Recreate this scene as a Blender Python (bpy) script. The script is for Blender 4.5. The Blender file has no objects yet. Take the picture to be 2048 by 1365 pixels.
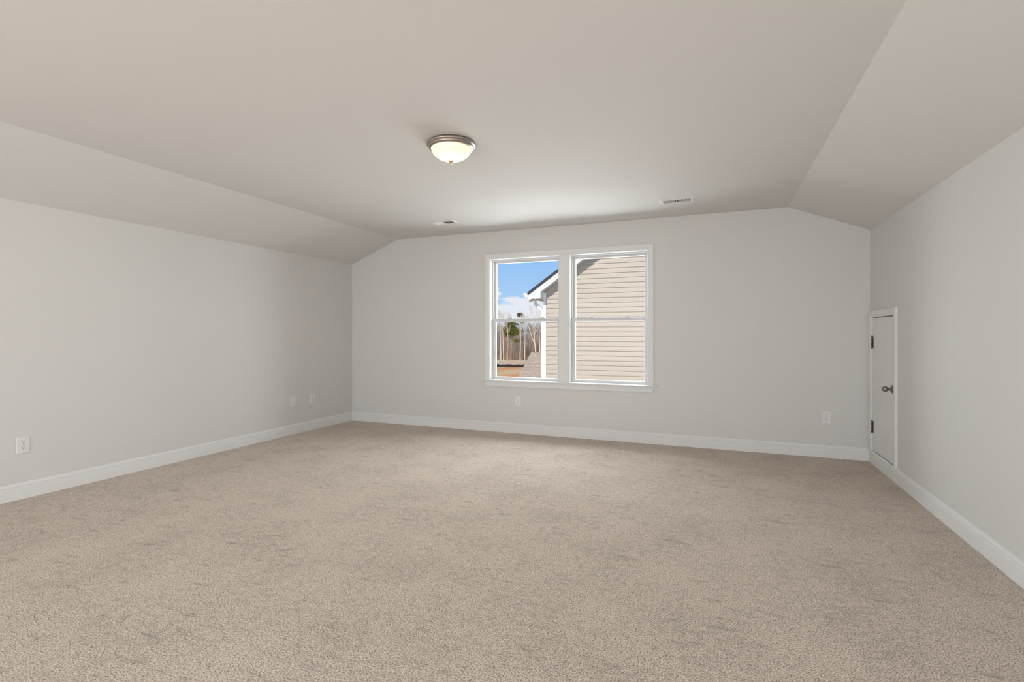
import bpy, bmesh, math, random
from mathutils import Vector, Matrix

sc = bpy.context.scene
C = sc.collection
random.seed(7)

# ------------------------------------------------------------------ camera
FPX, HORIZON, YAW, EYE = 1009.69, 668.39, 0.3823, 1.1879
cam_d = bpy.data.cameras.new('camera')
cam = bpy.data.objects.new('camera', cam_d)
C.objects.link(cam)
cam.location = (0, 0, EYE)
cam.rotation_euler = (math.pi / 2, 0, YAW)
cam_d.sensor_width = 36
cam_d.lens = FPX / 2048 * 36
cam_d.shift_y = -(682.5 - HORIZON) / 2048
cam_d.clip_start, cam_d.clip_end = 0.05, 800
sc.camera = cam

vs = sc.view_settings
vs.view_transform = 'Standard'
vs.look = 'None'
vs.gamma = 1
vs.use_curve_mapping = False
vs.exposure = -0.05

# ------------------------------------------------------------------ world
w = bpy.data.worlds.new('daylight_sky')
sc.world = w
w.use_nodes = True
nt = w.node_tree
nt.nodes.clear()
def N(t, **k):
    n = nt.nodes.new(t)
    for a, b in k.items():
        setattr(n, a, b)
    return n
L = nt.links.new
tc = N('ShaderNodeTexCoord')
sep = N('ShaderNodeSeparateXYZ')
L(tc.outputs['Generated'], sep.inputs[0])
grad = N('ShaderNodeValToRGB')
grad.color_ramp.elements[0].position = 0.0
grad.color_ramp.elements[0].color = (0.52, 0.74, 0.95, 1)
grad.color_ramp.elements[1].position = 0.16
grad.color_ramp.elements[1].color = (0.30, 0.56, 0.97, 1)
_e = grad.color_ramp.elements.new(0.32); _e.color = (0.06, 0.15, 0.40, 1)
L(sep.outputs[2], grad.inputs[0])
mp = N('ShaderNodeMapping')
mp.inputs['Scale'].default_value = (1.0, 1.0, 3.2)
mp.inputs['Location'].default_value = (0.37, 0.1, 0.05)
L(tc.outputs['Generated'], mp.inputs[0])
cn = N('ShaderNodeTexNoise')
cn.inputs['Scale'].default_value = 9.0
cn.inputs['Detail'].default_value = 7
cn.inputs['Roughness'].default_value = 0.5
L(mp.outputs[0], cn.inputs['Vector'])
band = N('ShaderNodeValToRGB')          # the cloud bank lies low over the trees
cr = band.color_ramp
cr.elements[0].position = 0.0; cr.elements[0].color = (0.38,) * 3 + (1,)
cr.elements[1].position = 0.17; cr.elements[1].color = (0,) * 3 + (1,)
e = cr.elements.new(0.045); e.color = (0.50,) * 3 + (1,)
e = cr.elements.new(0.095); e.color = (0.47,) * 3 + (1,)
e = cr.elements.new(0.125); e.color = (0.28,) * 3 + (1,)
L(sep.outputs[2], band.inputs[0])
ma = N('ShaderNodeMath', operation='ADD')
L(cn.outputs[0], ma.inputs[0]); L(band.outputs[0], ma.inputs[1])
cramp = N('ShaderNodeValToRGB')
cramp.color_ramp.elements[0].position = 0.95; cramp.color_ramp.elements[0].color = (0, 0, 0, 1)
cramp.color_ramp.elements[1].position = 1.10; cramp.color_ramp.elements[1].color = (1, 1, 1, 1)
sc1 = N('ShaderNodeMath', operation='MULTIPLY'); sc1.inputs[1].default_value = 1.0
L(ma.outputs[0], sc1.inputs[0]); L(sc1.outputs[0], cramp.inputs[0])
mx = N('ShaderNodeMixRGB')
mx.inputs[2].default_value = (0.84, 0.88, 0.96, 1)
L(cramp.outputs[0], mx.inputs[0]); L(grad.outputs[0], mx.inputs[1])
bg = N('ShaderNodeBackground')
bg.inputs[1].default_value = 1.0
L(mx.outputs[0], bg.inputs[0])
wo = N('ShaderNodeOutputWorld')
L(bg.outputs[0], wo.inputs[0])

# ------------------------------------------------------------------ lights
def light(name, kind, loc, direction=None, energy=1, color=(1, 1, 1), **k):
    d = bpy.data.lights.new(name, kind)
    d.energy = energy; d.color = color
    for a, b in k.items():
        setattr(d, a, b)
    o = bpy.data.objects.new(name, d)
    C.objects.link(o)
    o.location = loc
    if direction is not None:
        o.rotation_euler = Vector(direction).to_track_quat('-Z', 'Y').to_euler()
    return o
light('sun', 'SUN', (0, -20, 30), (0.28, 1.0, -0.60), 3.9, (1, 0.93, 0.83), angle=0.009)
# added fill lamp behind the camera, set at a made-up rear window
light('rear_fill', 'AREA', (-1.6, -2.72, 1.40), (0, 1, 0.0), 174, (0.985, 0.99, 1.0), shape='RECTANGLE', size=5.2, size_y=1.9)
# daylight of the two sashes in the far wall
light('far_window_daylight', 'AREA', (-1.61, 7.0, 1.75), (0, -1, -0.1), 440, (0.93, 0.97, 1.0), shape='RECTANGLE', size=3.8, size_y=3.0)

# ------------------------------------------------------------------ dimensions
XL, XR, YB, YF, H = -4.635, 1.346, 5.627, -2.6, 2.44
HKL, HKR, CL, CR = 2.140, 2.1606, -3.899, 0.667

# ------------------------------------------------------------------ materials
def mat(name, col, rough=0.6, metal=0.0, spec=0.4, **k):
    m = bpy.data.materials.new(name)
    m.use_nodes = True
    b = m.node_tree.nodes['Principled BSDF']
    b.inputs['Base Color'].default_value = (*col, 1)
    b.inputs['Roughness'].default_value = rough
    b.inputs['Metallic'].default_value = metal
    b.inputs['Specular IOR Level'].default_value = spec
    for a, v in k.items():
        b.inputs[a].default_value = v
    return m
def nodes(m):
    t = m.node_tree
    return t, t.nodes['Principled BSDF'], t.links.new
def noise_bump(m, scale, strength, dist=0.001, detail=3):
    t, b, l = nodes(m)
    c = t.nodes.new('ShaderNodeTexCoord')
    n = t.nodes.new('ShaderNodeTexNoise')
    n.inputs['Scale'].default_value = scale
    n.inputs['Detail'].default_value = detail
    u = t.nodes.new('ShaderNodeBump')
    u.inputs['Strength'].default_value = strength
    u.inputs['Distance'].default_value = dist
    l(c.outputs['Object'], n.inputs['Vector'])
    l(n.outputs[0], u.inputs['Height'])
    l(u.outputs[0], b.inputs['Normal'])
def noise_color(m, c1, c2, scale, detail=3, lo=0.35, hi=0.65, vec_scale=(1, 1, 1)):
    t, b, l = nodes(m)
    c = t.nodes.new('ShaderNodeTexCoord')
    p = t.nodes.new('ShaderNodeMapping')
    p.inputs['Scale'].default_value = vec_scale
    n = t.nodes.new('ShaderNodeTexNoise')
    n.inputs['Scale'].default_value = scale
    n.inputs['Detail'].default_value = detail
    r = t.nodes.new('ShaderNodeValToRGB')
    r.color_ramp.elements[0].position = lo; r.color_ramp.elements[0].color = (*c1, 1)
    r.color_ramp.elements[1].position = hi; r.color_ramp.elements[1].color = (*c2, 1)
    l(c.outputs['Object'], p.inputs[0]); l(p.outputs[0], n.inputs['Vector'])
    l(n.outputs[0], r.inputs[0]); l(r.outputs[0], b.inputs['Base Color'])

M = {}
M['paint'] = mat('greige_wall_paint', (0.715, 0.705, 0.682), 0.85, spec=0.15)
noise_bump(M['paint'], 260, 0.12, 0.0006)
M['trim'] = mat('white_trim_paint', (0.80, 0.80, 0.787), 0.6, spec=0.08)
M['vinyl'] = mat('white_vinyl', (0.68, 0.69, 0.69), 0.4, spec=0.35)
M['plate'] = mat('white_plastic', (0.80, 0.79, 0.775), 0.35)
M['dark'] = mat('dark_slot', (0.035, 0.03, 0.028), 0.7)
M['ventdark'] = mat('duct_shade_black', (0.02, 0.018, 0.016), 0.8)
M['ventmetal'] = mat('white_enamelled_metal', (0.78, 0.77, 0.75), 0.4)
M['nickel'] = mat('brushed_nickel', (0.43, 0.39, 0.35), 0.32, 1.0)
M['pewter'] = mat('dark_pewter_metal', (0.27, 0.24, 0.205), 0.34, 1.0)
M['brass'] = mat('warm_nickel', (0.62, 0.50, 0.28), 0.3, 1.0)
g = bpy.data.materials.new('window_glass'); g.use_nodes = True
gt = g.node_tree; gt.nodes.clear()
go = gt.nodes.new('ShaderNodeOutputMaterial'); gm = gt.nodes.new('ShaderNodeMixShader')
tr = gt.nodes.new('ShaderNodeBsdfTransparent'); tr.inputs[0].default_value = (0.985, 0.99, 0.99, 1)
gl = gt.nodes.new('ShaderNodeBsdfGlossy'); gl.inputs['Roughness'].default_value = 0.02
fr = gt.nodes.new('ShaderNodeFresnel'); fr.inputs[0].default_value = 1.10
gt.links.new(fr.outputs[0], gm.inputs[0]); gt.links.new(tr.outputs[0], gm.inputs[1])
gt.links.new(gl.outputs[0], gm.inputs[2]); gt.links.new(gm.outputs[0], go.inputs[0])
M['glass'] = g

# frosted lamp bowl: translucent glass that glows
m = mat('frosted_lamp_glass', (0.93, 0.88, 0.76), 0.35)
t, b, l = nodes(m)
b.inputs['Emission Color'].default_value = (1.0, 0.84, 0.58, 1)
b.inputs['Emission Strength'].default_value = 0.30
tl = t.nodes.new('ShaderNodeBsdfTranslucent'); tl.inputs[0].default_value = (1.0, 0.93, 0.78, 1)
ms = t.nodes.new('ShaderNodeMixShader'); ms.inputs[0].default_value = 0.55
out = t.nodes['Material Output']
l(b.outputs[0], ms.inputs[1]); l(tl.outputs[0], ms.inputs[2]); l(ms.outputs[0], out.inputs[0])
M['lampglass'] = m

# carpet
m = mat('beige_frieze_carpet', (0.5, 0.4, 0.32), 1.0, spec=0.0, **{'Sheen Weight': 0.35, 'Sheen Roughness': 0.6, 'Sheen Tint': (1.0, 0.93, 0.86, 1)})
t, b, l = nodes(m)
tcn = t.nodes.new('ShaderNodeTexCoord')
def noise(scale, detail=2, rough=0.5, vec=None, dist=0.0):
    n = t.nodes.new('ShaderNodeTexNoise')
    n.inputs['Scale'].default_value = scale; n.inputs['Detail'].default_value = detail
    n.inputs['Roughness'].default_value = rough; n.inputs['Distortion'].default_value = dist
    l(vec or tcn.outputs['Object'], n.inputs['Vector'])
    return n.outputs[0]
def math_(op, a, bb, clamp=False):
    n = t.nodes.new('ShaderNodeMath'); n.operation = op; n.use_clamp = clamp
    for i, v in enumerate((a, bb)):
        if v is None: continue
        if isinstance(v, (int, float)): n.inputs[i].default_value = v
        else: l(v, n.inputs[i])
    return n.outputs[0]
def ramp(v, stops):
    r = t.nodes.new('ShaderNodeValToRGB')
    r.color_ramp.elements[0].position = stops[0][0]; r.color_ramp.elements[0].color = (*stops[0][1], 1)
    r.color_ramp.elements[1].position = stops[-1][0]; r.color_ramp.elements[1].color = (*stops[-1][1], 1)
    for p, c in stops[1:-1]:
        r.color_ramp.elements.new(p).color = (*c, 1)
    l(v, r.inputs[0])
    return r.outputs[0]
g1 = lambda v: (v, v, v)
tuft = noise(165, 4, 0.72)
patch = noise(2.6, 4, 0.6)
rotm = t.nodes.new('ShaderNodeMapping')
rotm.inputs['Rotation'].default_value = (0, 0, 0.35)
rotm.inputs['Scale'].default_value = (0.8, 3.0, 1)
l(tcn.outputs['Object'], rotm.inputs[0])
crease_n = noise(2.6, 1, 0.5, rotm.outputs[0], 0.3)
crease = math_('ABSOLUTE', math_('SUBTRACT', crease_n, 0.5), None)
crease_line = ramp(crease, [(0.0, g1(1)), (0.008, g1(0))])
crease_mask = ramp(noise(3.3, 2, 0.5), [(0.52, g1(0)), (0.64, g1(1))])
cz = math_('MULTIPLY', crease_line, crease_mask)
fleck_shade = ramp(tuft, [(0.365, (0.085, 0.057, 0.038)), (0.44, (0.47, 0.366, 0.284)), (0.515, (0.83, 0.70, 0.588)), (0.60, (0.97, 0.875, 0.775))])  # yarn flecks; the dark tones also paint in shade between tufts
smudge = noise(26, 3, 0.6)
pat = ramp(math_('ADD', math_('MULTIPLY', patch, 0.45), math_('MULTIPLY', smudge, 0.55)), [(0.40, g1(0.84)), (0.50, g1(1.0)), (0.60, g1(1.07))])
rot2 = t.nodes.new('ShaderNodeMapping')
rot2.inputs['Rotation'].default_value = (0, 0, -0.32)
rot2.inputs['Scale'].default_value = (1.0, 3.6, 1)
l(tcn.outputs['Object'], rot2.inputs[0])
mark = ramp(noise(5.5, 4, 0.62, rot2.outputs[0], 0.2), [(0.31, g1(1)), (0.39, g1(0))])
pat = math_('MULTIPLY', pat, math_('SUBTRACT', 1.0, math_('MULTIPLY', math_('ADD', mark, math_('MULTIPLY', cz, 0.35)), 0.24)))  # pile partings: darker yarn base and their shade painted into the colour
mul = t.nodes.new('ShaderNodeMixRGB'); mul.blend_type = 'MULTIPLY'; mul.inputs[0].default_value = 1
l(fleck_shade, mul.inputs[1]); l(pat, mul.inputs[2])
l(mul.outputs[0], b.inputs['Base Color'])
hgt = math_('ADD', math_('MULTIPLY', tuft, 1.0), math_('ADD', math_('MULTIPLY', cz, -0.6), math_('MULTIPLY', mark, -1.0)))
hgt = math_('ADD', hgt, math_('MULTIPLY', noise(7, 3, 0.6), 1.2))
bp = t.nodes.new('ShaderNodeBump'); bp.inputs['Strength'].default_value = 0.8; bp.inputs['Distance'].default_value = 0.012
l(hgt, bp.inputs['Height']); l(bp.outputs[0], b.inputs['Normal'])
M['carpet'] = m

M['siding'] = mat('tan_vinyl_siding', (0.50, 0.447, 0.385), 0.6, spec=0.08)
M['extwhite'] = mat('white_exterior_trim', (0.84, 0.85, 0.86), 0.45)
M['soffit'] = mat('white_soffit_panel', (0.74, 0.72, 0.68), 0.6)
M['shingle'] = mat('weathered_grey_shingle', (0.3, 0.27, 0.24), 0.95, spec=0.1)
t, b, l = nodes(M['shingle'])
tcn = t.nodes.new('ShaderNodeTexCoord')
brk = t.nodes.new('ShaderNodeTexBrick')
brk.inputs['Scale'].default_value = 1.0
brk.inputs['Brick Width'].default_value = 0.24; brk.inputs['Row Height'].default_value = 0.085
brk.inputs['Mortar Size'].default_value = 0.004
brk.inputs['Color1'].default_value = (0.54, 0.46, 0.37, 1)
brk.inputs['Color2'].default_value = (0.42, 0.36, 0.295, 1)
brk.inputs['Mortar'].default_value = (0.27, 0.23, 0.19, 1)
l(tcn.outputs['Object'], brk.inputs['Vector'])
l(brk.outputs[0], b.inputs['Base Color'])
M['roofdark'] = mat('dark_shingle_edge', (0.055, 0.055, 0.062), 0.9)
M['clay'] = mat('orange_clay_with_straw', (0.6, 0.35, 0.16), 1, spec=0)
noise_color(M['clay'], (0.92, 0.42, 0.15), (0.92, 0.66, 0.36), 0.22, 5, 0.42, 0.58, (1, 0.5, 1))
M['field'] = mat('dry_straw_field', (0.6, 0.45, 0.25), 1, spec=0)
noise_color(M['field'], (0.82, 0.57, 0.34), (0.95, 0.76, 0.52), 0.35, 5)
M['soil'] = mat('brown_yard_soil', (0.16, 0.12, 0.08), 1, spec=0)
M['fence'] = mat('black_silt_fabric', (0.03, 0.03, 0.035), 0.9)
M['bark_pale'] = mat('pale_bark', (0.80, 0.70, 0.58), 0.95, spec=0)
M['bark_grey'] = mat('grey_brown_bark', (0.56, 0.45, 0.36), 0.95, spec=0)
M['brush'] = mat('brown_brushwood', (0.54, 0.42, 0.32), 1, spec=0)
M['pine'] = mat('yellow_green_pine_needles', (0.30, 0.30, 0.07), 0.9, spec=0)
M['pine_dark'] = mat('dark_green_pine_needles', (0.075, 0.085, 0.04), 0.9, spec=0)
M['pine_brown'] = mat('olive_brown_pine_needles', (0.17, 0.13, 0.06), 0.9, spec=0)

# ------------------------------------------------------------------ mesh helpers
class MB:
    def __init__(s): s.v = []; s.f = []; s.sm = []
    def add(s, vs_, fs_, smooth=False):
        o = len(s.v); s.v += [tuple(p) for p in vs_]
        for f in fs_: s.f.append(tuple(i + o for i in f)); s.sm.append(smooth)
    def box(s, x0, x1, y0, y1, z0, z1):
        x0, x1 = min(x0, x1), max(x0, x1); y0, y1 = min(y0, y1), max(y0, y1); z0, z1 = min(z0, z1), max(z0, z1)
        s.add([(x0,y0,z0),(x1,y0,z0),(x1,y1,z0),(x0,y1,z0),(x0,y0,z1),(x1,y0,z1),(x1,y1,z1),(x0,y1,z1)],
              [(0,3,2,1),(4,5,6,7),(0,1,5,4),(1,2,6,5),(2,3,7,6),(3,0,4,7)])
    def prism(s, poly, vec):
        n = len(poly); vec = Vector(vec)
        a = [Vector(p) for p in poly]; bb = [p + vec for p in a]
        s.add(a + bb, [tuple(range(n))[::-1], tuple(range(n, 2 * n))] + [(i, (i + 1) % n, (i + 1) % n + n, i + n) for i in range(n)])
    def loft(s, rings, close=True, caps=True, smooth=False):
        n = len(rings[0]); vv = [p for r in rings for p in r]; ff = []
        for k in range(len(rings) - 1):
            for i in range(n if close else n - 1):
                j = (i + 1) % n
                ff.append((k*n+i, k*n+j, (k+1)*n+j, (k+1)*n+i))
        if caps: ff += [tuple(range(n))[::-1], tuple((len(rings)-1)*n + i for i in range(n))]
        s.add(vv, ff, smooth)
    def lathe(s, prof, origin=(0,0,0), axis='z', seg=48, smooth=True):
        o = Vector(origin); rings = []
        for r, h in prof:
            rg = []
            for i in range(seg):
                a = 2 * math.pi * i / seg
                c, q = r * math.cos(a), r * math.sin(a)
                p = {'z': (c, q, h), 'x': (h, c, q), 'y': (c, h, q)}[axis]
                rg.append(o + Vector(p))
            rings.append(rg)
        s.loft(rings, True, False, smooth)
    def tube(s, pts, rad, seg=6, smooth=True, caps=True):
        rings = []; pts = [Vector(p) for p in pts]
        if isinstance(rad, (int, float)): rad = [rad] * len(pts)
        for i, p in enumerate(pts):
            d = (pts[min(i+1, len(pts)-1)] - pts[max(i-1, 0)]).normalized()
            u = d.orthogonal().normalized() if abs(d.z) > 0.99 else d.cross(Vector((0,0,1))).normalized()
            q = d.cross(u)
            rings.append([p + (u * math.cos(2*math.pi*k/seg) + q * math.sin(2*math.pi*k/seg)) * rad[i] for k in range(seg)])
        s.loft(rings, True, caps, smooth)
    def build(s, name, material, parent=None, bevel=0, loc=None):
        me = bpy.data.meshes.new(name)
        if loc is not None:
            lv = Vector(loc); s.v = [tuple(Vector(p) - lv) for p in s.v]
        me.from_pydata(s.v, [], s.f)
        for p, q in zip(me.polygons, s.sm): p.use_smooth = q
        bm = bmesh.new(); bm.from_mesh(me); bmesh.ops.recalc_face_normals(bm, faces=bm.faces); bm.to_mesh(me); bm.free()
        me.materials.append(material)
        o = bpy.data.objects.new(name, me); C.objects.link(o)
        if loc is not None and parent is None: o.location = loc
        if parent is not None: o.parent = parent
        if bevel:
            md = o.modifiers.new('soft_edges', 'BEVEL'); md.width = bevel; md.segments = 2; md.limit_method = 'ANGLE'
        return o
def struct(o):
    o['kind'] = 'structure'; return o
def tag(o, label, cat, group=None):
    o['label'] = label; o['category'] = cat
    if group: o['group'] = group
    return o
def empty(name, loc=(0,0,0), rz=0):
    o = bpy.data.objects.new(name, None); C.objects.link(o); o.location = loc; o.rotation_euler = (0,0,rz)
    o.empty_display_size = 0.1
    return o

# ------------------------------------------------------------------ room shell
b = MB(); b.box(XL - .15, XR + .15, YF - .15, YB + .15, -.12, 0)
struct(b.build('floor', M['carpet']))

T = 0.14
b = MB()
prof = [(XL - T, HKL - .02), (XL, HKL), (CL, H), (CR, H), (XR, HKR), (XR + T, HKR - .02), (XR + T, H + .25), (XL - T, H + .25)]
b.prism([(x, YF - T, z) for x, z in prof], (0, YB - YF + 2 * T, 0))
struct(b.build('ceiling', M['paint']))

W1 = (-2.556, -1.668); W2 = (-1.552, -0.672); WZ = (0.612, 2.104)
b = MB()
y0 = YB
def wp(poly): b.prism([(x, y0, z) for x, z in poly], (0, T, 0))
wp([(XL - T, 0), (W1[0], 0), (W1[0], H - .001), (CL, H - .001), (XL, HKL), (XL - T, HKL - .02)])
wp([(W2[1], 0), (XR + T, 0), (XR + T, HKR - .02), (XR, HKR), (CR, H - .001), (W2[1], H - .001)])
wp([(W1[0], 0), (W2[1], 0), (W2[1], WZ[0]), (W1[0], WZ[0])])
wp([(W1[0], WZ[1]), (W2[1], WZ[1]), (W2[1], H - .001), (W1[0], H - .001)])
wp([(W1[1], WZ[0]), (W2[0], WZ[0]), (W2[0], WZ[1]), (W1[1], WZ[1])])
struct(b.build('wall_back', M['paint']))
b = MB(); b.box(XL - T, XL, YF, YB, 0, HKL); struct(b.build('wall_left', M['paint']))
# right wall with the recess of the low access door
DY0, DY1, DZ0, DZ1 = 4.925, 5.540, 0.118, 1.340
b = MB()
b.box(XR + .06, XR + T, YF, YB, 0, HKR)
b.box(XR, XR + .06, YF, DY0, 0, HKR); b.box(XR, XR + .06, DY1, YB, 0, HKR)
b.box(XR, XR + .06, DY0, DY1, 0, DZ0 - .012); b.box(XR, XR + .06, DY0, DY1, DZ1, HKR)
struct(b.build('wall_right', M['paint']))
# wall behind the camera with an opening added for the fill lamp
RX0, RX1, RZ0, RZ1 = -4.3, 1.1, 0.4, 2.12
b = MB()
b.box(XL, RX0, YF - T, YF, 0, HKL); b.box(RX1, XR, YF - T, YF, 0, HKR)
b.box(RX0, RX1, YF - T, YF, 0, RZ0); b.prism([(XL, YF, RZ1), (RX0, YF, RZ1), (RX1, YF, RZ1), (XR, YF, RZ1), (XR, YF, HKR), (CR, YF, H), (CL, YF, H), (XL, YF, HKL)], (0, -T, 0))
struct(b.build('wall_front', M['paint']))
b = MB()
for i in range(5):
    x = RX0 + (RX1 - RX0) * i / 4
    b.box(max(RX0, x - .03), min(RX1, x + .03), YF - .09, YF - .03, RZ0, RZ1)
b.box(RX0, RX1, YF - .09, YF - .03, RZ0, RZ0 + .05); b.box(RX0, RX1, YF - .09, YF - .03, RZ1 - .05, RZ1)
struct(b.build('added_rear_window', M['vinyl']))  # unseen window, added to go with the fill lamp

# baseboards: moulded profile
BP = [(0, 0), (.0145, 0), (.0145, .084), (.0125, .0865), (.0118, .089), (.0138, .0915), (.0138, .102), (.0095, .106), (.0085, .1085), (.0075, .115), (.004, .118), (0, .118)]
def base_run(a, c, nrm, side, m0=1, m1=1):
    """a->c along the wall, nrm points into the room; mitred by the thickness at both ends"""
    a = Vector(a); c = Vector(c); nrm = Vector(nrm); d = (c - a).normalized()
    r0 = [a + d * (p * m0) + nrm * p + Vector((0, 0, q)) for p, q in BP]
    r1 = [c - d * (p * m1) + nrm * p + Vector((0, 0, q)) for p, q in BP]
    mb = MB(); mb.loft([r0, r1]); return struct(mb.build('baseboard_' + side, M['trim']))
base_run((XL, YB, 0), (XR, YB, 0), (0, -1, 0), 'back')
base_run((XL, YF, 0), (XL, YB, 0), (1, 0, 0), 'left')
base_run((XR, YF, 0), (XR, YB, 0), (-1, 0, 0), 'right')
base_run((XL, YF, 0), (XR, YF, 0), (0, 1, 0), 'front')

# ------------------------------------------------------------------ window trim
CP = [(0, 0), (0, .010), (.004, .0135), (.010, .0125), (.016, .0125), (.022, .016), (.050, .018), (.058, .016), (.060, .010), (.060, 0)]
def casing_frame(mb, x0, x1, z0, z1, y, bottom=False, ax='y'):
    """mitred picture casing; profile u runs outward from the opening"""
    def P(u, tt, k):
        cs = [(x0 - u, z0), (x0 - u, z1 + u), (x1 + u, z1 + u), (x1 + u, z0)][k]
        return (cs[0], y - tt, cs[1]) if ax == 'y' else (y - tt, cs[0], cs[1])
    mb.loft([[P(u, tt, k) for u, tt in CP] for k in range(4)])
b = MB()
casing_frame(b, W1[0], W2[1], WZ[0], WZ[1], YB)
b.box(W1[1] - .001, W2[0] + .001, YB - .011, YB, WZ[0], WZ[1] + .001)
struct(b.build('trim_1', M['trim']))
# stool with a rounded nose and horns
b = MB()
zs = 0.630
nose = [(YB - .036, zs - .009), (YB - .034, zs - .003), (YB - .029, zs), (YB + .075, zs), (YB + .075, zs - .018), (YB - .029, zs - .018), (YB - .034, zs - .0155)]
nose_front = [(YB - .036, zs - .009), (YB - .034, zs - .003), (YB - .029, zs), (YB, zs), (YB, zs - .018), (YB - .029, zs - .018), (YB - .034, zs - .0155)]
b.prism([(-2.664, y, z) for y, z in nose_front], (2.664 - .590, 0, 0))
for q in (W1, W2):
    b.box(q[0], q[1], YB - .0005, YB + .075, zs - .018, zs)
struct(b.build('trim_2', M['trim']))
# apron: splayed ends
ap = [(0.0, .0), (.010, .0), (.0115, -.010), (.009, -.018), (.009, -.024), (.0135, -.034), (.0165, -.046), (.0165, -.057), (.013, -.060), (0, -.060)]
b = MB()
def apr(xs, sgn): return [(xs + sgn * (-zz) * 0.45, YB - tt, zs - .018 + zz) for tt, zz in ap]
b.loft([apr(-2.622, 1), apr(-.606, -1)])
struct(b.build('trim_3', M['trim']))

# ------------------------------------------------------------------ double hung windows
def ring_rect(mb, x0, x1, z0, z1, wl, wr, wb, wt, ya, yb):
    mb.box(x0, x0 + wl, ya, yb, z0, z1); mb.box(x1 - wr, x1, ya, yb, z0, z1)
    mb.box(x0 + wl, x1 - wr, ya, yb, z0, z0 + wb); mb.box(x0 + wl, x1 - wr, ya, yb, z1 - wt, z1)
def make_window(name, x0, x1):
    root = empty(name, ((x0 + x1) / 2, YB + .07, zs)); struct(root)
    def fin(mb, nm, mt, par=root, bev=0):
        o = mb.build(nm, mt, None, bev); o.parent = par
        if par is root: o.location = -Vector(root.location)
        return o
    z0, z1 = zs, WZ[1]
    jb = MB()   # painted jamb liner
    jb.box(x0, x0 + .006, YB + .0005, YB + .066, z0, z1); jb.box(x1 - .006, x1, YB + .0005, YB + .066, z0, z1)
    jb.box(x0 + .006, x1 - .006, YB + .0005, YB + .066, z1 - .006, z1)
    fin(jb, 'jamb', M['trim'])
    f = MB()
    ring_rect(f, x0 + .001, x1 - .001, z0, z1 - .001, .021, .021, .012, .022, YB + .066, YB + .138)
    f.box(x0 + .022, x0 + .028, YB + .088, YB + .094, z0, z1 - .02); f.box(x1 - .028, x1 - .022, YB + .088, YB + .094, z0, z1 - .02)
    fin(f, 'window_frame', M['vinyl'], bev=.0015)
    zm = 1.336
    s = MB()    # lower sash, room side
    ring_rect(s, x0 + .022, x1 - .022, z0 + .006, zm + .040, .030, .030, .027, .042, YB + .070, YB + .096)
    s.box(x0 + .08, x1 - .08, YB + .062, YB + .070, zm + .030, zm + .036)
    so = fin(s, 'lower_sash', M['vinyl'], bev=.003)
    p = MB(); p.box(x0 + .050, x1 - .050, YB + .081, YB + .085, z0 + .030, zm + .002); fin(p, 'pane', M['glass'], so)
    for fx in (.27, .73):
        k = MB(); cx = x0 + (x1 - x0) * fx
        k.box(cx - .026, cx + .026, YB + .072, YB + .092, zm + .040, zm + .047)
        k.lathe([(0.0, zm + .058), (.009, zm + .056), (.011, zm + .047)], (cx, YB + .082, 0), seg=16)
        k.box(cx - .004, cx + .030, YB + .066, YB + .076, zm + .047, zm + .054)
        fin(k, 'sash_lock', M['vinyl'], so)
    u = MB()    # upper sash, outer track
    ring_rect(u, x0 + .022, x1 - .022, zm + .003, z1 - .022, .026, .026, .036, .026, YB + .100, YB + .126)
    uo = fin(u, 'upper_sash', M['vinyl'], bev=.003)
    p = MB(); p.box(x0 + .046, x1 - .046, YB + .111, YB + .115, zm + .036, z1 - .046); fin(p, 'pane', M['glass'], uo)
    lt = MB(); lt.box(x0 + .0225, x0 + .034, YB + .058, YB + .066, 0.965, 0.985); fin(lt, 'tilt_latch', M['vinyl'])
    return root
make_window('window_1', *W1)
make_window('window_2', *W2)

# ------------------------------------------------------------------ access door
root = empty('door_1', (XR, (DY0 + DY1) / 2, DZ0)); struct(root)
def dpart(mb, nm, mt, par=root, bev=0):
    o = mb.build(nm, mt, None, bev); o.parent = par
    if par is root: o.location = -Vector(root.location)
    return o
b = MB(); b.box(XR - .002, XR + .030, DY0 + .004, DY1 - .004, DZ0 + .006, DZ1 - .006)
slab = dpart(b, 'door_leaf', M['trim'], bev=.0015)
b = MB(); casing_frame(b, DY0, DY1, DZ0 + .0, DZ1, XR, ax='x')
dpart(b, 'door_casing', M['trim'])
b = MB(); b.box(XR + .0565, XR + .0595, DY0 + .001, DY1 - .001, DZ0 - .01, DZ1 - .001); dpart(b, 'recess_shade_sheet', M['dark'])  # near-black sheet standing in for the shade behind the leaf
for zc in (1.112, 0.338):
    h_ = MB()
    xc, yc = XR - .0095, DY1 - .002
    for k in range(3):
        a = zc - .052 + k * .035
        h_.lathe([(0, a + .0005), (.0072, a + .0005), (.0072, a + .034), (0, a + .034)], (xc, yc, 0), seg=20)
    h_.lathe([(0, zc + .060), (.005, zc + .058), (.0078, zc + .053)], (xc, yc, 0), seg=20)
    h_.lathe([(.0078, zc - .052), (.005, zc - .057), (0, zc - .059)], (xc, yc, 0), seg=20)
    h_.box(XR - .0045, XR - .002, yc - .034, yc, zc - .052, zc + .053)
    for dz in (-.034, 0, .034):
        h_.lathe([(0, -.0065), (.003, -.006), (.0042, -.0044)], (XR, yc - .02 - .004 * (dz == 0), zc + dz), 'x', 12)
    o = dpart(h_, 'hinge', M['pewter']); o['label'] = 'dark pewter butt hinge'
k = MB()
kz, ky = .737, 4.972
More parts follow.
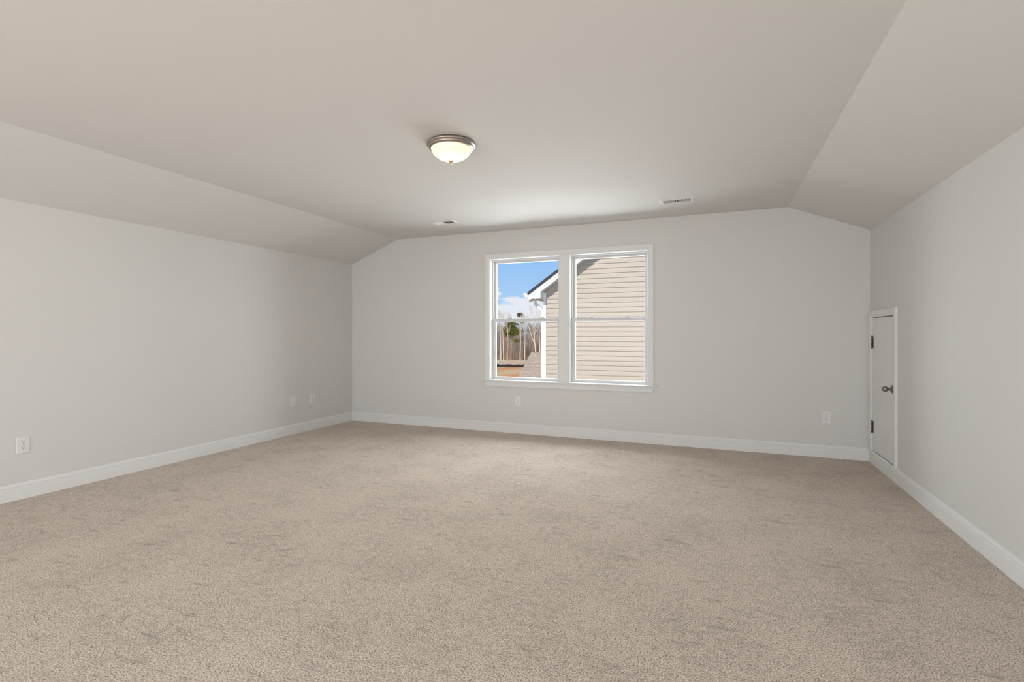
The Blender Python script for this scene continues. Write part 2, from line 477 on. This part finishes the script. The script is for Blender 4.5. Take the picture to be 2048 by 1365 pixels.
k.lathe([(0, 0.0), (.033, 0.0), (.0335, -.004), (.030, -.008), (.022, -.0105), (.017, -.016), (.0105, -.020), (.0080, -.025), (.0095, -.029), (.0155, -.033),
         (.0205, -.041), (.0225, -.050), (.0218, -.059), (.0185, -.067), (.012, -.073), (.005, -.0755), (0, -.076)], (XR - .002, ky, kz), 'x', 40)
o = dpart(k, 'door_knob', M['pewter']); o['label'] = 'dark pewter egg-shaped knob'

# ------------------------------------------------------------------ ceiling light
LX, LY = -1.604, 2.922
lr = empty('ceiling_light', (LX, LY, H))
tag(lr, 'flush round ceiling light, lit frosted bowl in a brushed nickel ring with small finial', 'ceiling light')
b = MB()
b.lathe([(0, 0), (.146, 0), (.148, -.004), (.155, -.007), (.1595, -.012), (.1595, -.019), (.154, -.024), (.149, -.025), (.149, -.031), (.144, -.037), (.136, -.041), (.130, -.041), (.128, -.034)], seg=96)
b.build('ring', M['nickel'], lr)
b = MB()
pr = []
for i in range(25):
    a = i / 24 * math.pi / 2
    pr.append((.1305 * math.cos(a) ** 1.12 if i < 24 else 0.0, -.038 - .080 * math.sin(a)))
b.lathe(pr, seg=96)
o = b.build('glass_bowl', M['lampglass'], lr)
b = MB()
b.lathe([(0, -.114), (.017, -.116), (.0175, -.120), (.012, -.125), (.0062, -.128), (.0072, -.132), (.0085, -.136), (.0062, -.141), (0, -.143)], seg=32)
b.build('finial', M['brass'], lr)
light('ceiling_bulb', 'POINT', (LX + .0, LY, H - .075), None, 1.1, (1, 0.86, 0.62), shadow_soft_size=0.025)

# ------------------------------------------------------------------ ceiling registers
def vent(x, y, label):
    r = empty('ceiling_vent', (x, y, H)); tag(r, label, 'air vent', 'ceiling air registers')
    hx, hy = .153, .083; ix, iy = .122, .050
    f = MB()
    def rg(ax, ay, z): return [(-ax, -ay, z), (ax, -ay, z), (ax, ay, z), (-ax, ay, z)]
    f.loft([rg(hx, hy, 0), rg(hx, hy, -.003), rg(hx - .008, hy - .008, -.008), rg(ix, iy, -.008), rg(ix, iy, 0)], True, False)
    f.box(-.004, .004, -iy, iy, -.010, -.002)
    f.build('vent_frame', M['ventmetal'], r)
    q = MB(); q.box(-ix, ix, -iy, iy, -.0012, -.0002); q.build('duct_shade_plate', M['ventdark'], r)  # near-black plate standing in for the shade inside the duct
    for sgn in (-1, 1):
        s = MB()
        n = 10
        for i in range(n):
            cx = sgn * (.012 + (ix - .014) * (i + .5) / n)
            dx = sgn * .0042
            s.prism([(cx - dx, -iy, -.0016), (cx - dx + .0009, -iy, -.0016), (cx + dx + .0009, -iy, -.0098), (cx + dx, -iy, -.0098)], (0, 2 * iy, 0))
        s.build('louver_bank', M['ventmetal'], r)
    return r
vent(-2.815, 4.957, 'white ceiling register left of the window, farther from the right wall')
vent(-0.333, 4.962, 'white ceiling register above the right end of the window, dark slots showing')

# ------------------------------------------------------------------ wall plates
def screw(mb, x, z, y=-.0062):
    mb.lathe([(0, y - .001), (.0028, y - .0008), (.0032, y + .001)], (x, 0, z), 'y', 14)
def outlet(loc, rz, label, group):
    r = empty('wall_outlet', loc, rz); tag(r, label, 'outlet', group)
    hw, hh = .0385, .0605
    p = MB()
    def rg(a, c, y): return [(-a, y, -c), (a, y, -c), (a, y, c), (-a, y, c)]
    p.loft([rg(hw, hh, 0), rg(hw, hh, -.002), rg(hw - .003, hh - .003, -.0055), rg(hw - .006, hh - .006, -.006)])
    p.build('cover_plate', M['plate'], r)
    s = MB(); screw(s, 0, 0); s.build('screw', M['plate'], r)
    for zc in (.0195, -.0195):
        q = MB()
        pts = []
        for i in range(28):
            a = 2 * math.pi * i / 28
            pts.append((.0172 * math.cos(a), max(-.0135, min(.0135, .0172 * math.sin(a))) + zc))
        q.prism([(x, -.0058, z) for x, z in pts], (0, -.0022, 0))
        qo = q.build('receptacle', M['plate'], r)
        d = MB()
        d.box(-.0080, -.0060, -.0083, -.0079, zc + .0015, zc + .0100); d.box(.0058, .0078, -.0083, -.0079, zc + .0020, zc + .0092)
        d.prism([(.0032 * math.cos(a * math.pi / 6), -.0079, zc - .0068 + .0032 * math.sin(a * math.pi / 6)) for a in range(12)], (0, -.0004, 0))
        d.build('socket_slots', M['dark'], qo)
    return r
GO = 'duplex wall outlets'
outlet((XL, 2.064, .386), math.pi / 2, 'white duplex outlet on the left wall nearest the camera, above the baseboard', GO)
outlet((XL, 4.886, .384), math.pi / 2, 'white duplex outlet on the left wall beside the far corner', GO)
outlet((-2.182, YB, .384), 0, 'white duplex outlet on the back wall below the left window', GO)
outlet((.995, YB, .386), 0, 'white duplex outlet on the back wall near the right corner and small door', GO)
r = empty('blank_wall_plate', (XL, 4.583, .387), math.pi / 2)
tag(r, 'plain white blank cover plate on the left wall, just left of an outlet', 'wall plate')
p = MB(); hw, hh = .0385, .0625
def rg(a, c, y): return [(-a, y, -c), (a, y, -c), (a, y, c), (-a, y, c)]
p.loft([rg(hw, hh, 0), rg(hw, hh, -.002), rg(hw - .003, hh - .003, -.0055), rg(hw - .006, hh - .006, -.006)])
p.build('cover_plate', M['plate'], r)
for zz in (.042, -.042):
    s = MB(); screw(s, 0, zz); s.build('screw', M['nickel'], r)

# ================================================================== outside
def at(u, D):
    """world x, y of the vertical line seen at column u and depth D"""
    k = (u - 1024) / FPX
    return D * (-math.sin(YAW) + math.cos(YAW) * k), D * (math.cos(YAW) + math.sin(YAW) * k)
YN = 11.80                    # neighbour's gable wall
OH = 0.28                     # rake overhang
XC = -3.905                   # its left corner
house = empty('neighboring_house', (XC, YN, -3.1))
tag(house, 'neighboring house with tan lap siding and white gable trim outside the window', 'house')
HL = Vector(house.location)
def hp(mb, nm, mt, par=house, bev=0):
    o = mb.build(nm, mt, None, bev); o.parent = par
    if par is house: o.location = -HL
    return o
SL = 0.690                    # roof pitch
XE = -4.215                   # outer end of the eave
ZF = 1.985                    # underside of the fascia line at XE
PKX = 1.4                     # ridge
def zund(x): return ZF + SL * (x - XE) if x <= PKX else ZF + SL * (2 * PKX - XE - x)
# siding courses
b = MB()
LAP = 0.1143
XRN = 2 * PKX - XC
z = -3.1
yw = YN
prof_ = [(.004, 0.0), (-.016, 0.0), (-.0165, .004), (-.013, .060), (-.004, .076), (-.001, .100), (.004, .1143)]
while z < zund(PKX):
    zt = min(z + LAP, zund(PKX))
    def xs(zz):
        if zz <= zund(XC) : return XC + .045, XRN - .045
        q = XE + (zz - ZF) / SL
        return max(XC + .045, q), min(XRN - .045, 2 * PKX - q)
    rows = []
    for dy, dz in prof_:
        zz = min(z + dz, zund(PKX)); a, c = xs(zz)
        rows.append([(a, yw + dy, zz), (c, yw + dy, zz)])
    vv = [p for r_ in rows for p in r_]
    b.add(vv, [(2*i, 2*i+1, 2*i+3, 2*i+2) for i in range(len(rows) - 1)])
    z += LAP
hp(b, 'siding', M['siding'])
b = MB()
b.prism([(XC + .02, YN + .005, -3.1), (XRN - .02, YN + .005, -3.1), (XRN - .02, YN + .005, zund(XC)), (PKX, YN + .005, zund(PKX) - .02), (XC + .02, YN + .005, zund(XC))], (0, 9.0, 0))
hp(b, 'wall_body', M['siding'])
b = MB()
b.box(XC, XC + .066, YN - .022, YN + .06, -3.1, zund(XC)); hp(b, 'corner_board', M['extwhite'])
b = MB(); b.box(XRN - .066, XRN, YN - .022, YN + .06, -3.1, zund(XC)); hp(b, 'corner_board', M['extwhite'])
YR = YN - OH
# rake fascia + eave return
FH = 0.150
b = MB()
b.prism([(XE, YR, ZF + .0), (PKX, YR, zund(PKX)), (2 * PKX - XE, YR, ZF), (2 * PKX - XE, YR, ZF + FH), (PKX, YR, zund(PKX) + FH), (XE, YR, ZF + FH)], (0, .025, 0))
xr_ = XE + .318
zb = ZF + .060
b.prism([(XE, YR - .001, ZF + FH), (XE, YR - .001, zb + .03), (XE + .03, YR - .001, zb), (xr_, YR - .001, zb), (xr_, YR - .001, zund(xr_) + .02)], (0, OH, 0))
b.prism([(2*PKX-XE, YR - .001, ZF + FH), (2*PKX-XE, YR - .001, zb + .03), (2*PKX-XE - .03, YR - .001, zb), (2*PKX-xr_, YR - .001, zb), (2*PKX-xr_, YR - .001, zund(xr_) + .02)], (0, OH, 0))
hp(b, 'rake_board', M['extwhite'])
b = MB()
b.prism([(XE, YR + .025, ZF + .004), (PKX, YR + .025, zund(PKX) + .004), (2*PKX - XE, YR + .025, ZF + .004), (2*PKX - XE, YR + .025, ZF + .016), (PKX, YR + .025, zund(PKX) + .016), (XE, YR + .025, ZF + .016)], (0, OH - .025, 0))
n = 16
for i in range(n):
    x = XE + .3 + i * .305
    b.prism([(x, YR + .026, zund(x) + .001), (x + .012, YR + .026, zund(x + .012) + .001), (x + .012, YR + .026, zund(x + .012) + .006), (x, YR + .026, zund(x) + .006)], (0, OH - .03, 0))
b.box(XE, XC + .02, YN, YN + 9, zb + .0, zb + .015)
hp(b, 'soffit', M['soffit'])
b = MB()
RT = .065
b.prism([(XE - .005, YR - .03, ZF + FH + .002), (PKX, YR - .03, zund(PKX) + FH), (2*PKX - XE + .005, YR - .03, ZF + FH + .002), (2*PKX - XE + .005, YR - .03, ZF + FH + RT + .002), (PKX, YR - .03, zund(PKX) + FH + RT), (XE - .005, YR - .03, ZF + FH + RT + .002)], (0, 9.6, 0))
hp(b, 'roof', M['roofdark'])
# K-style gutter along the left eave
b = MB()
gx, gz = XE, ZF + .095
gp = [(0, 0), (-.075, 0), (-.085, .03), (-.105, .055), (-.122, .075), (-.122, .095), (-.112, .095), (-.112, .080), (-.08, .045), (-.068, .010), (-.006, .010), (-.006, .095), (0, .095)]
b.prism([(gx + x, YR - .005, gz + q) for x, q in gp], (0, 9.4, 0))
b.prism([(gx + x, YR - .006, gz + q) for x, q in [(0, 0), (-.075, 0), (-.085, .03), (-.105, .055), (-.122, .075), (-.122, .095), (0, .095)]], (0, .004, 0))
hp(b, 'gutter', M['extwhite'])
# downspout: outlet, S-bend to the wall, vertical run
b = MB()
dy = YN + .02
def rect_path(pts, wdt, dep):
    rings = []
    P = [Vector(p) for p in pts]
    for i, p in enumerate(P):
        d = (P[min(i+1, len(P)-1)] - P[max(i-1, 0)]).normalized()
        n_ = Vector((d.z, 0, -d.x))
        rings.append([p + n_ * wdt / 2 - Vector((0, dep / 2, 0)), p - n_ * wdt / 2 - Vector((0, dep / 2, 0)), p - n_ * wdt / 2 + Vector((0, dep / 2, 0)), p + n_ * wdt / 2 + Vector((0, dep / 2, 0))])
    b.loft(rings)
xa = XE + .075
xv = XC - .036
rect_path([(xa, dy, zb + .02), (xa, dy, zb - .05), (xa + .006, dy, zb - .09), (xa + .03, dy, zb - .13), (xa + .075, dy, zb - .165), (xv - .075, dy, zb - .215), (xv - .03, dy, zb - .245), (xv - .006, dy, zb - .285), (xv, dy, zb - .33), (xv, dy, -3.05)], .068, .05)
hp(b, 'downspout', M['extwhite'])
# lower side roof of the house (shingled, ridge parallel to the gable wall)
b = MB()
rx0 = -5.37; ry1, rz1 = 15.0, 0.62; ry0, rz0 = 11.95, -1.16
sn = (rz1 - rz0) / (ry1 - ry0)
o_ = MB()
ln = math.hypot(ry1 - ry0, rz1 - rz0)
ang = math.atan2(rz1 - rz0, ry1 - ry0)
o_.box(0, XC - rx0, 0, ln, -.05, 0)
lower = o_.build('side_roof', M['shingle'], None)
lower.parent = house
lower.rotation_euler = (ang, 0, 0)
lower.location = Vector((rx0, ry0, rz0)) - HL
o_ = MB()
o_.prism([(rx0 + .15, ry0 + .2, -3.1), (rx0 + .15, 17.8, -3.1), (rx0 + .15, 17.8, rz0 - .0), (rx0 + .15, ry1, rz1 - .12), (rx0 + .15, ry0 + .2, rz0 - .02)], (XC - rx0 - .15, 0, 0))
hp(o_, 'side_wing', M['siding'])

# ground falling away gently behind the house
def zg(y): return -3.1 - .0262 * max(0, y - 12)
def ground(name, ya, yb_, mt, x0=-260, x1=160):
    b = MB(); b.add([(x0, ya, zg(ya)), (x1, ya, zg(ya)), (x1, yb_, zg(yb_)), (x0, yb_, zg(yb_))], [(0, 1, 2, 3)])
    b.add([(x0, ya, zg(ya) - .3), (x1, ya, zg(ya) - .3), (x1, yb_, zg(yb_) - .3), (x0, yb_, zg(yb_) - .3)], [(3, 2, 1, 0)])
    return struct(b.build(name, mt))
ground('ground_near', -40, 12, M['soil'])
ground('ground_clay', 12, 97, M['clay'])
ground('ground_field', 97, 420, M['field'])

# silt fences
def silt(u0, u1, D, hgt, label):
    xa, ya = at(u0, D); xb, yb2 = at(u1, D)
    r = empty('silt_fence', (xa, ya, zg(ya))); tag(r, label, 'fence', 'black silt fences at the field edge')
    n = 30; top = []; mb = MB()
    vv = []; ff = []
    for i in range(n + 1):
        k = i / n; x, y = (xb - xa) * k, (yb2 - ya) * k
        zz = zg(ya + y) - zg(ya) + random.uniform(-.03, .03)
        hh = hgt * random.uniform(.6, 1.1)
        for dyy in (0, .04):
            vv += [(x, y + dyy, zz - .1), (x, y + dyy, zz + hh)]
    for i in range(n):
        q = 4 * i
        ff += [(q, q+4, q+5, q+1), (q+2, q+3, q+7, q+6), (q+1, q+5, q+7, q+3)]
    mb.add(vv, ff); mb.build('fabric', M['fence'], r)
    for i in range(0, n + 1, 3):
        k = i / n; p = MB(); x, y = (xb - xa) * k, (yb2 - ya) * k
        p.box(x - .025, x + .025, y - .05, y, -.3 + zg(ya + y) - zg(ya), hgt * 1.35 + zg(ya + y) - zg(ya)); p.build('post', M['fence'], r)
silt(960, 1085, 101, .36, 'low black silt fence across the field edge, the farther of the two strips')
silt(960, 1085, 95, .36, 'low black silt fence at the clay edge, the nearer of the two strips')

# ---- trees
def branch(mb, p, d, ln, r, lvl, rnd, spread):
    n = 4; pts = [p]; rads = [r]; dd = d.copy(); q = p.copy()
    for i in range(n):
        dd = (dd + Vector((rnd.uniform(-.14, .14), rnd.uniform(-.14, .14), .06))).normalized()
        q = q + dd * ln / n; pts.append(q.copy()); rads.append(r * (1 - .8 * (i + 1) / n))
    mb.tube(pts, rads, 4 if lvl else 6, True, False)
    if lvl >= 3: return
    for i in range([0, 6, 4][lvl] if lvl else 0):
        k = rnd.uniform(.25, .98); j = min(n - 1, int(k * n)); a = rnd.uniform(0, 6.283)
        nd = (dd * .75 + Vector((math.cos(a), math.sin(a), .25)) * spread).normalized()
        branch(mb, pts[j].lerp(pts[j + 1], k * n - j), nd, ln * rnd.uniform(.35, .6), max(.018, rads[j] * .5), lvl + 1, rnd, spread)
def bare_proto(seed, hgt, r, barkm, twigm, nb=13, spread=.55, low=.35, fork=False):
    rnd = random.Random(seed)
    root = empty('bare_tree')
    tm = MB(); pts = [Vector((0, 0, -.4))]; rads = [r * 1.2]; q = Vector((0, 0, 0)); n = 9
    dx, dy_ = rnd.uniform(-.05, .05), rnd.uniform(-.05, .05)
    for i in range(n):
        q = q + Vector((dx + rnd.uniform(-.06, .06), dy_ + rnd.uniform(-.06, .06), 1)) * hgt / n
        pts.append(q.copy()); rads.append(r * (1 - .88 * (i + 1) / n))
    tm.tube(pts, rads, 7)
    if fork:
        j = 3; d = Vector((fork, .1, 1)).normalized(); pp = [pts[j]]; rr = [rads[j] * .8]; q = pts[j].copy()
        for i in range(6):
            d = (d + Vector((rnd.uniform(-.06, .06), 0, .06))).normalized(); q = q + d * hgt * .11; pp.append(q.copy()); rr.append(r * .62 * (1 - .85 * (i + 1) / 6))
        tm.tube(pp, rr, 6)
    tm.build('trunk', barkm, root)
    bm_ = MB()
    for i in range(nb):
        k = rnd.uniform(low, .99); f = k * n; j = 1 + min(n - 2, int(f)); a = rnd.uniform(0, 6.283)
        p = pts[j].lerp(pts[min(j + 1, n)], f - int(f))
        d = Vector((math.cos(a) * spread, math.sin(a) * spread, 1)).normalized()
        branch(bm_, p, d, hgt * rnd.uniform(.16, .32) * (1.15 - k * .5), max(.03, rads[j] * .45), 1, rnd, spread)
    bm_.build('branches', twigm, root)
    return root
def pine_proto(seed, hgt, r, leafm, blobs, size=.28, count=900):
    rnd = random.Random(seed)
    root = empty('pine_tree')
    tm = MB(); tm.tube([(0, 0, -.4), (.05, 0, hgt * .3), (-.05, .05, hgt * .65), (0, 0, hgt * .96)], [r, r * .8, r * .5, r * .15], 7); 
    for (bx, by, bz, br, bh) in blobs:
        tm.tube([(0, 0, (bz - .12) * hgt), (bx * hgt * .5, by * hgt * .5, (bz - .03) * hgt), (bx * hgt, by * hgt, bz * hgt)], [r * .3, r * .2, r * .1], 5)
    tm.build('trunk', M['bark_grey'], root)
    fm = MB(); tot = sum(q[3] ** 2 * q[4] for q in blobs)
    for (bx, by, bz, br, bh) in blobs:
        for i in range(int(count * br ** 2 * bh / tot)):
            v = Vector((rnd.gauss(0, 1), rnd.gauss(0, 1), rnd.gauss(0, 1))).normalized() * rnd.random() ** .45
            p = Vector((bx * hgt + v.x * br * hgt, by * hgt + v.y * br * hgt, bz * hgt + v.z * bh * hgt))
            a = Vector((rnd.gauss(0, 1), rnd.gauss(0, 1), rnd.gauss(0, .7))).normalized() * size * rnd.uniform(.6, 1.3)
            c = a.orthogonal().normalized() * size * .35; e_ = a.cross(c).normalized() * size * .35
            fm.add([p - a, p + c, p + a, p - c, p + e_, p - e_], [(0, 1, 2), (0, 2, 3), (0, 4, 2), (0, 2, 5)])
    fm.build('foliage', leafm, root)
    return root
def copy_tree(o):
    c = o.copy(); C.objects.link(c)
    for ch in o.children:
        d = ch.copy(); C.objects.link(d); d.parent = c
    return c
used = set()
def place(proto, u, D, sc_=1.0, rz=0, label=None, cat='tree', group=None):
    o = proto if proto.name not in used else copy_tree(proto)
    used.add(proto.name)
    x, y = at(u, D)
    o.location = (x, y, zg(y)); o.rotation_euler = (0, 0, rz); o.scale = (sc_,) * 3
    tag(o, label, cat, group)
    return o
pale = [bare_proto(11 + i, 11.5, .15, M['bark_pale'], M['bark_pale'], 9, .5, .45) for i in range(2)]
forkp = bare_proto(31, 12.5, .19, M['bark_pale'], M['bark_pale'], 9, .5, .4, fork=-.42)
grey = [bare_proto(41 + i, 12, .13, M['bark_grey'], M['bark_grey'], 20, .6, .2) for i in range(4)]
GP = 'pale trunked bare trees at the field edge'
place(pale[0], 1001.5, 140, 1.02, .3, 'pale bare tree at the far left of the view through the window', group=GP)
place(pale[1], 1007, 139, .98, 1.7, 'pale bare tree just left of the yellow-green pine', group=GP)
place(pale[0], 1015, 138, .95, 2.9, 'pale bare tree standing in front of the yellow-green pine', group=GP)
place(pale[1], 1040.5, 138, 1.0, 4.1, 'straight pale bare tree right of the yellow-green pine', group=GP)
place(pale[0], 1049.5, 142, .95, 5.0, 'slim pale bare tree in the middle of the wood', group=GP)
place(forkp, 1073, 136, 1.02, 0.0, 'pale bare tree forking low, behind the end of the side roof', group=GP)
place(pale[1], 1079.5, 134, 1.1, 2.2, 'stout pale bare tree closest to the white downspout', group=GP)
GB = 'brown bare trees of the wood'
rnd = random.Random(5)
spots = [at(q[0], q[1]) for q in ((1001.5, 140), (1007, 139), (1015, 138), (1040.5, 138), (1049.5, 142), (1073, 136), (1079.5, 134), (1022, 143), (1040, 152))]
for i in range(70):
    best = None
    for k in range(40):
        D = 143 + 56 * rnd.random(); u = 920 + 190 * rnd.random(); p = at(u, D)
        dm = min(math.dist(p, q) for q in spots)
        if best is None or dm > best[0]: best = (dm, u, D, p)
    _, u, D, p = best; spots.append(p)
    place(grey[i % 4], u, D, rnd.uniform(.60, .80) * D / 150, rnd.uniform(0, 6.28), 'brown leafless tree in the wood beyond the dry field', group=GB)
pg = pine_proto(3, 12.2, .16, M['pine'], [(0, 0, .86, .13, .12), (-.02, 0, .70, .20, .12), (.10, 0, .64, .12, .09), (.14, 0, .46, .11, .05), (-.12, 0, .58, .08, .06)], .24, 2300)
place(pg, 1022, 143, 1.0, 0, 'yellow-green pine standing among the bare trees', group=None)
pt = pine_proto(8, 15.2, .17, M['pine_brown'], [(0, 0, .95, .075, .05), (.05, 0, .80, .06, .03), (-.06, 0, .75, .05, .02)], .24, 520)
place(pt, 1040, 152, 0.93, 0, 'tallest pine with a small round crown above the wood')
pd = [pine_proto(20 + i, 12.5, .16, M['pine_dark'], [(0, 0, .80, .13, .17), (0, 0, .55, .20, .16), (.05, 0, .33, .18, .12)], .34, 900) for i in range(2)]
for i in range(12):
    u = 925 + i * 15 + rnd.uniform(-1, 1)
    place(pd[i % 2], u, 208 + 7 * (i % 3), rnd.uniform(1.0, 1.2), rnd.uniform(0, 6), 'dark evergreen behind the leafless trees of the wood', group='dark evergreens behind the wood')
# undergrowth nobody could count
b = MB()
for i in range(5200):
    D = rnd.uniform(145, 200); u = rnd.uniform(920, 1100); x, y = at(u, D); z0 = zg(y)
    hgt = rnd.uniform(2.5, 7.8) ; a, c = rnd.uniform(-.5, .5), rnd.uniform(-.5, .5)
    r_ = rnd.uniform(.03, .06)
    p0, p1 = Vector((x, y, z0)), Vector((x + a, y + c, z0 + hgt))
    b.add([p0 + Vector((-r_, 0, 0)), p0 + Vector((r_, r_, 0)), p0 + Vector((0, -r_, 0)), p1], [(0, 1, 3), (1, 2, 3), (2, 0, 3)])
o = b.build('undergrowth', M['brush']); o['kind'] = 'stuff'
tag(o, 'brown brushwood and saplings filling the wood between the trees', 'undergrowth')

for ob in list(sc.objects):
    if ob.type == 'MESH': ob.data.update()
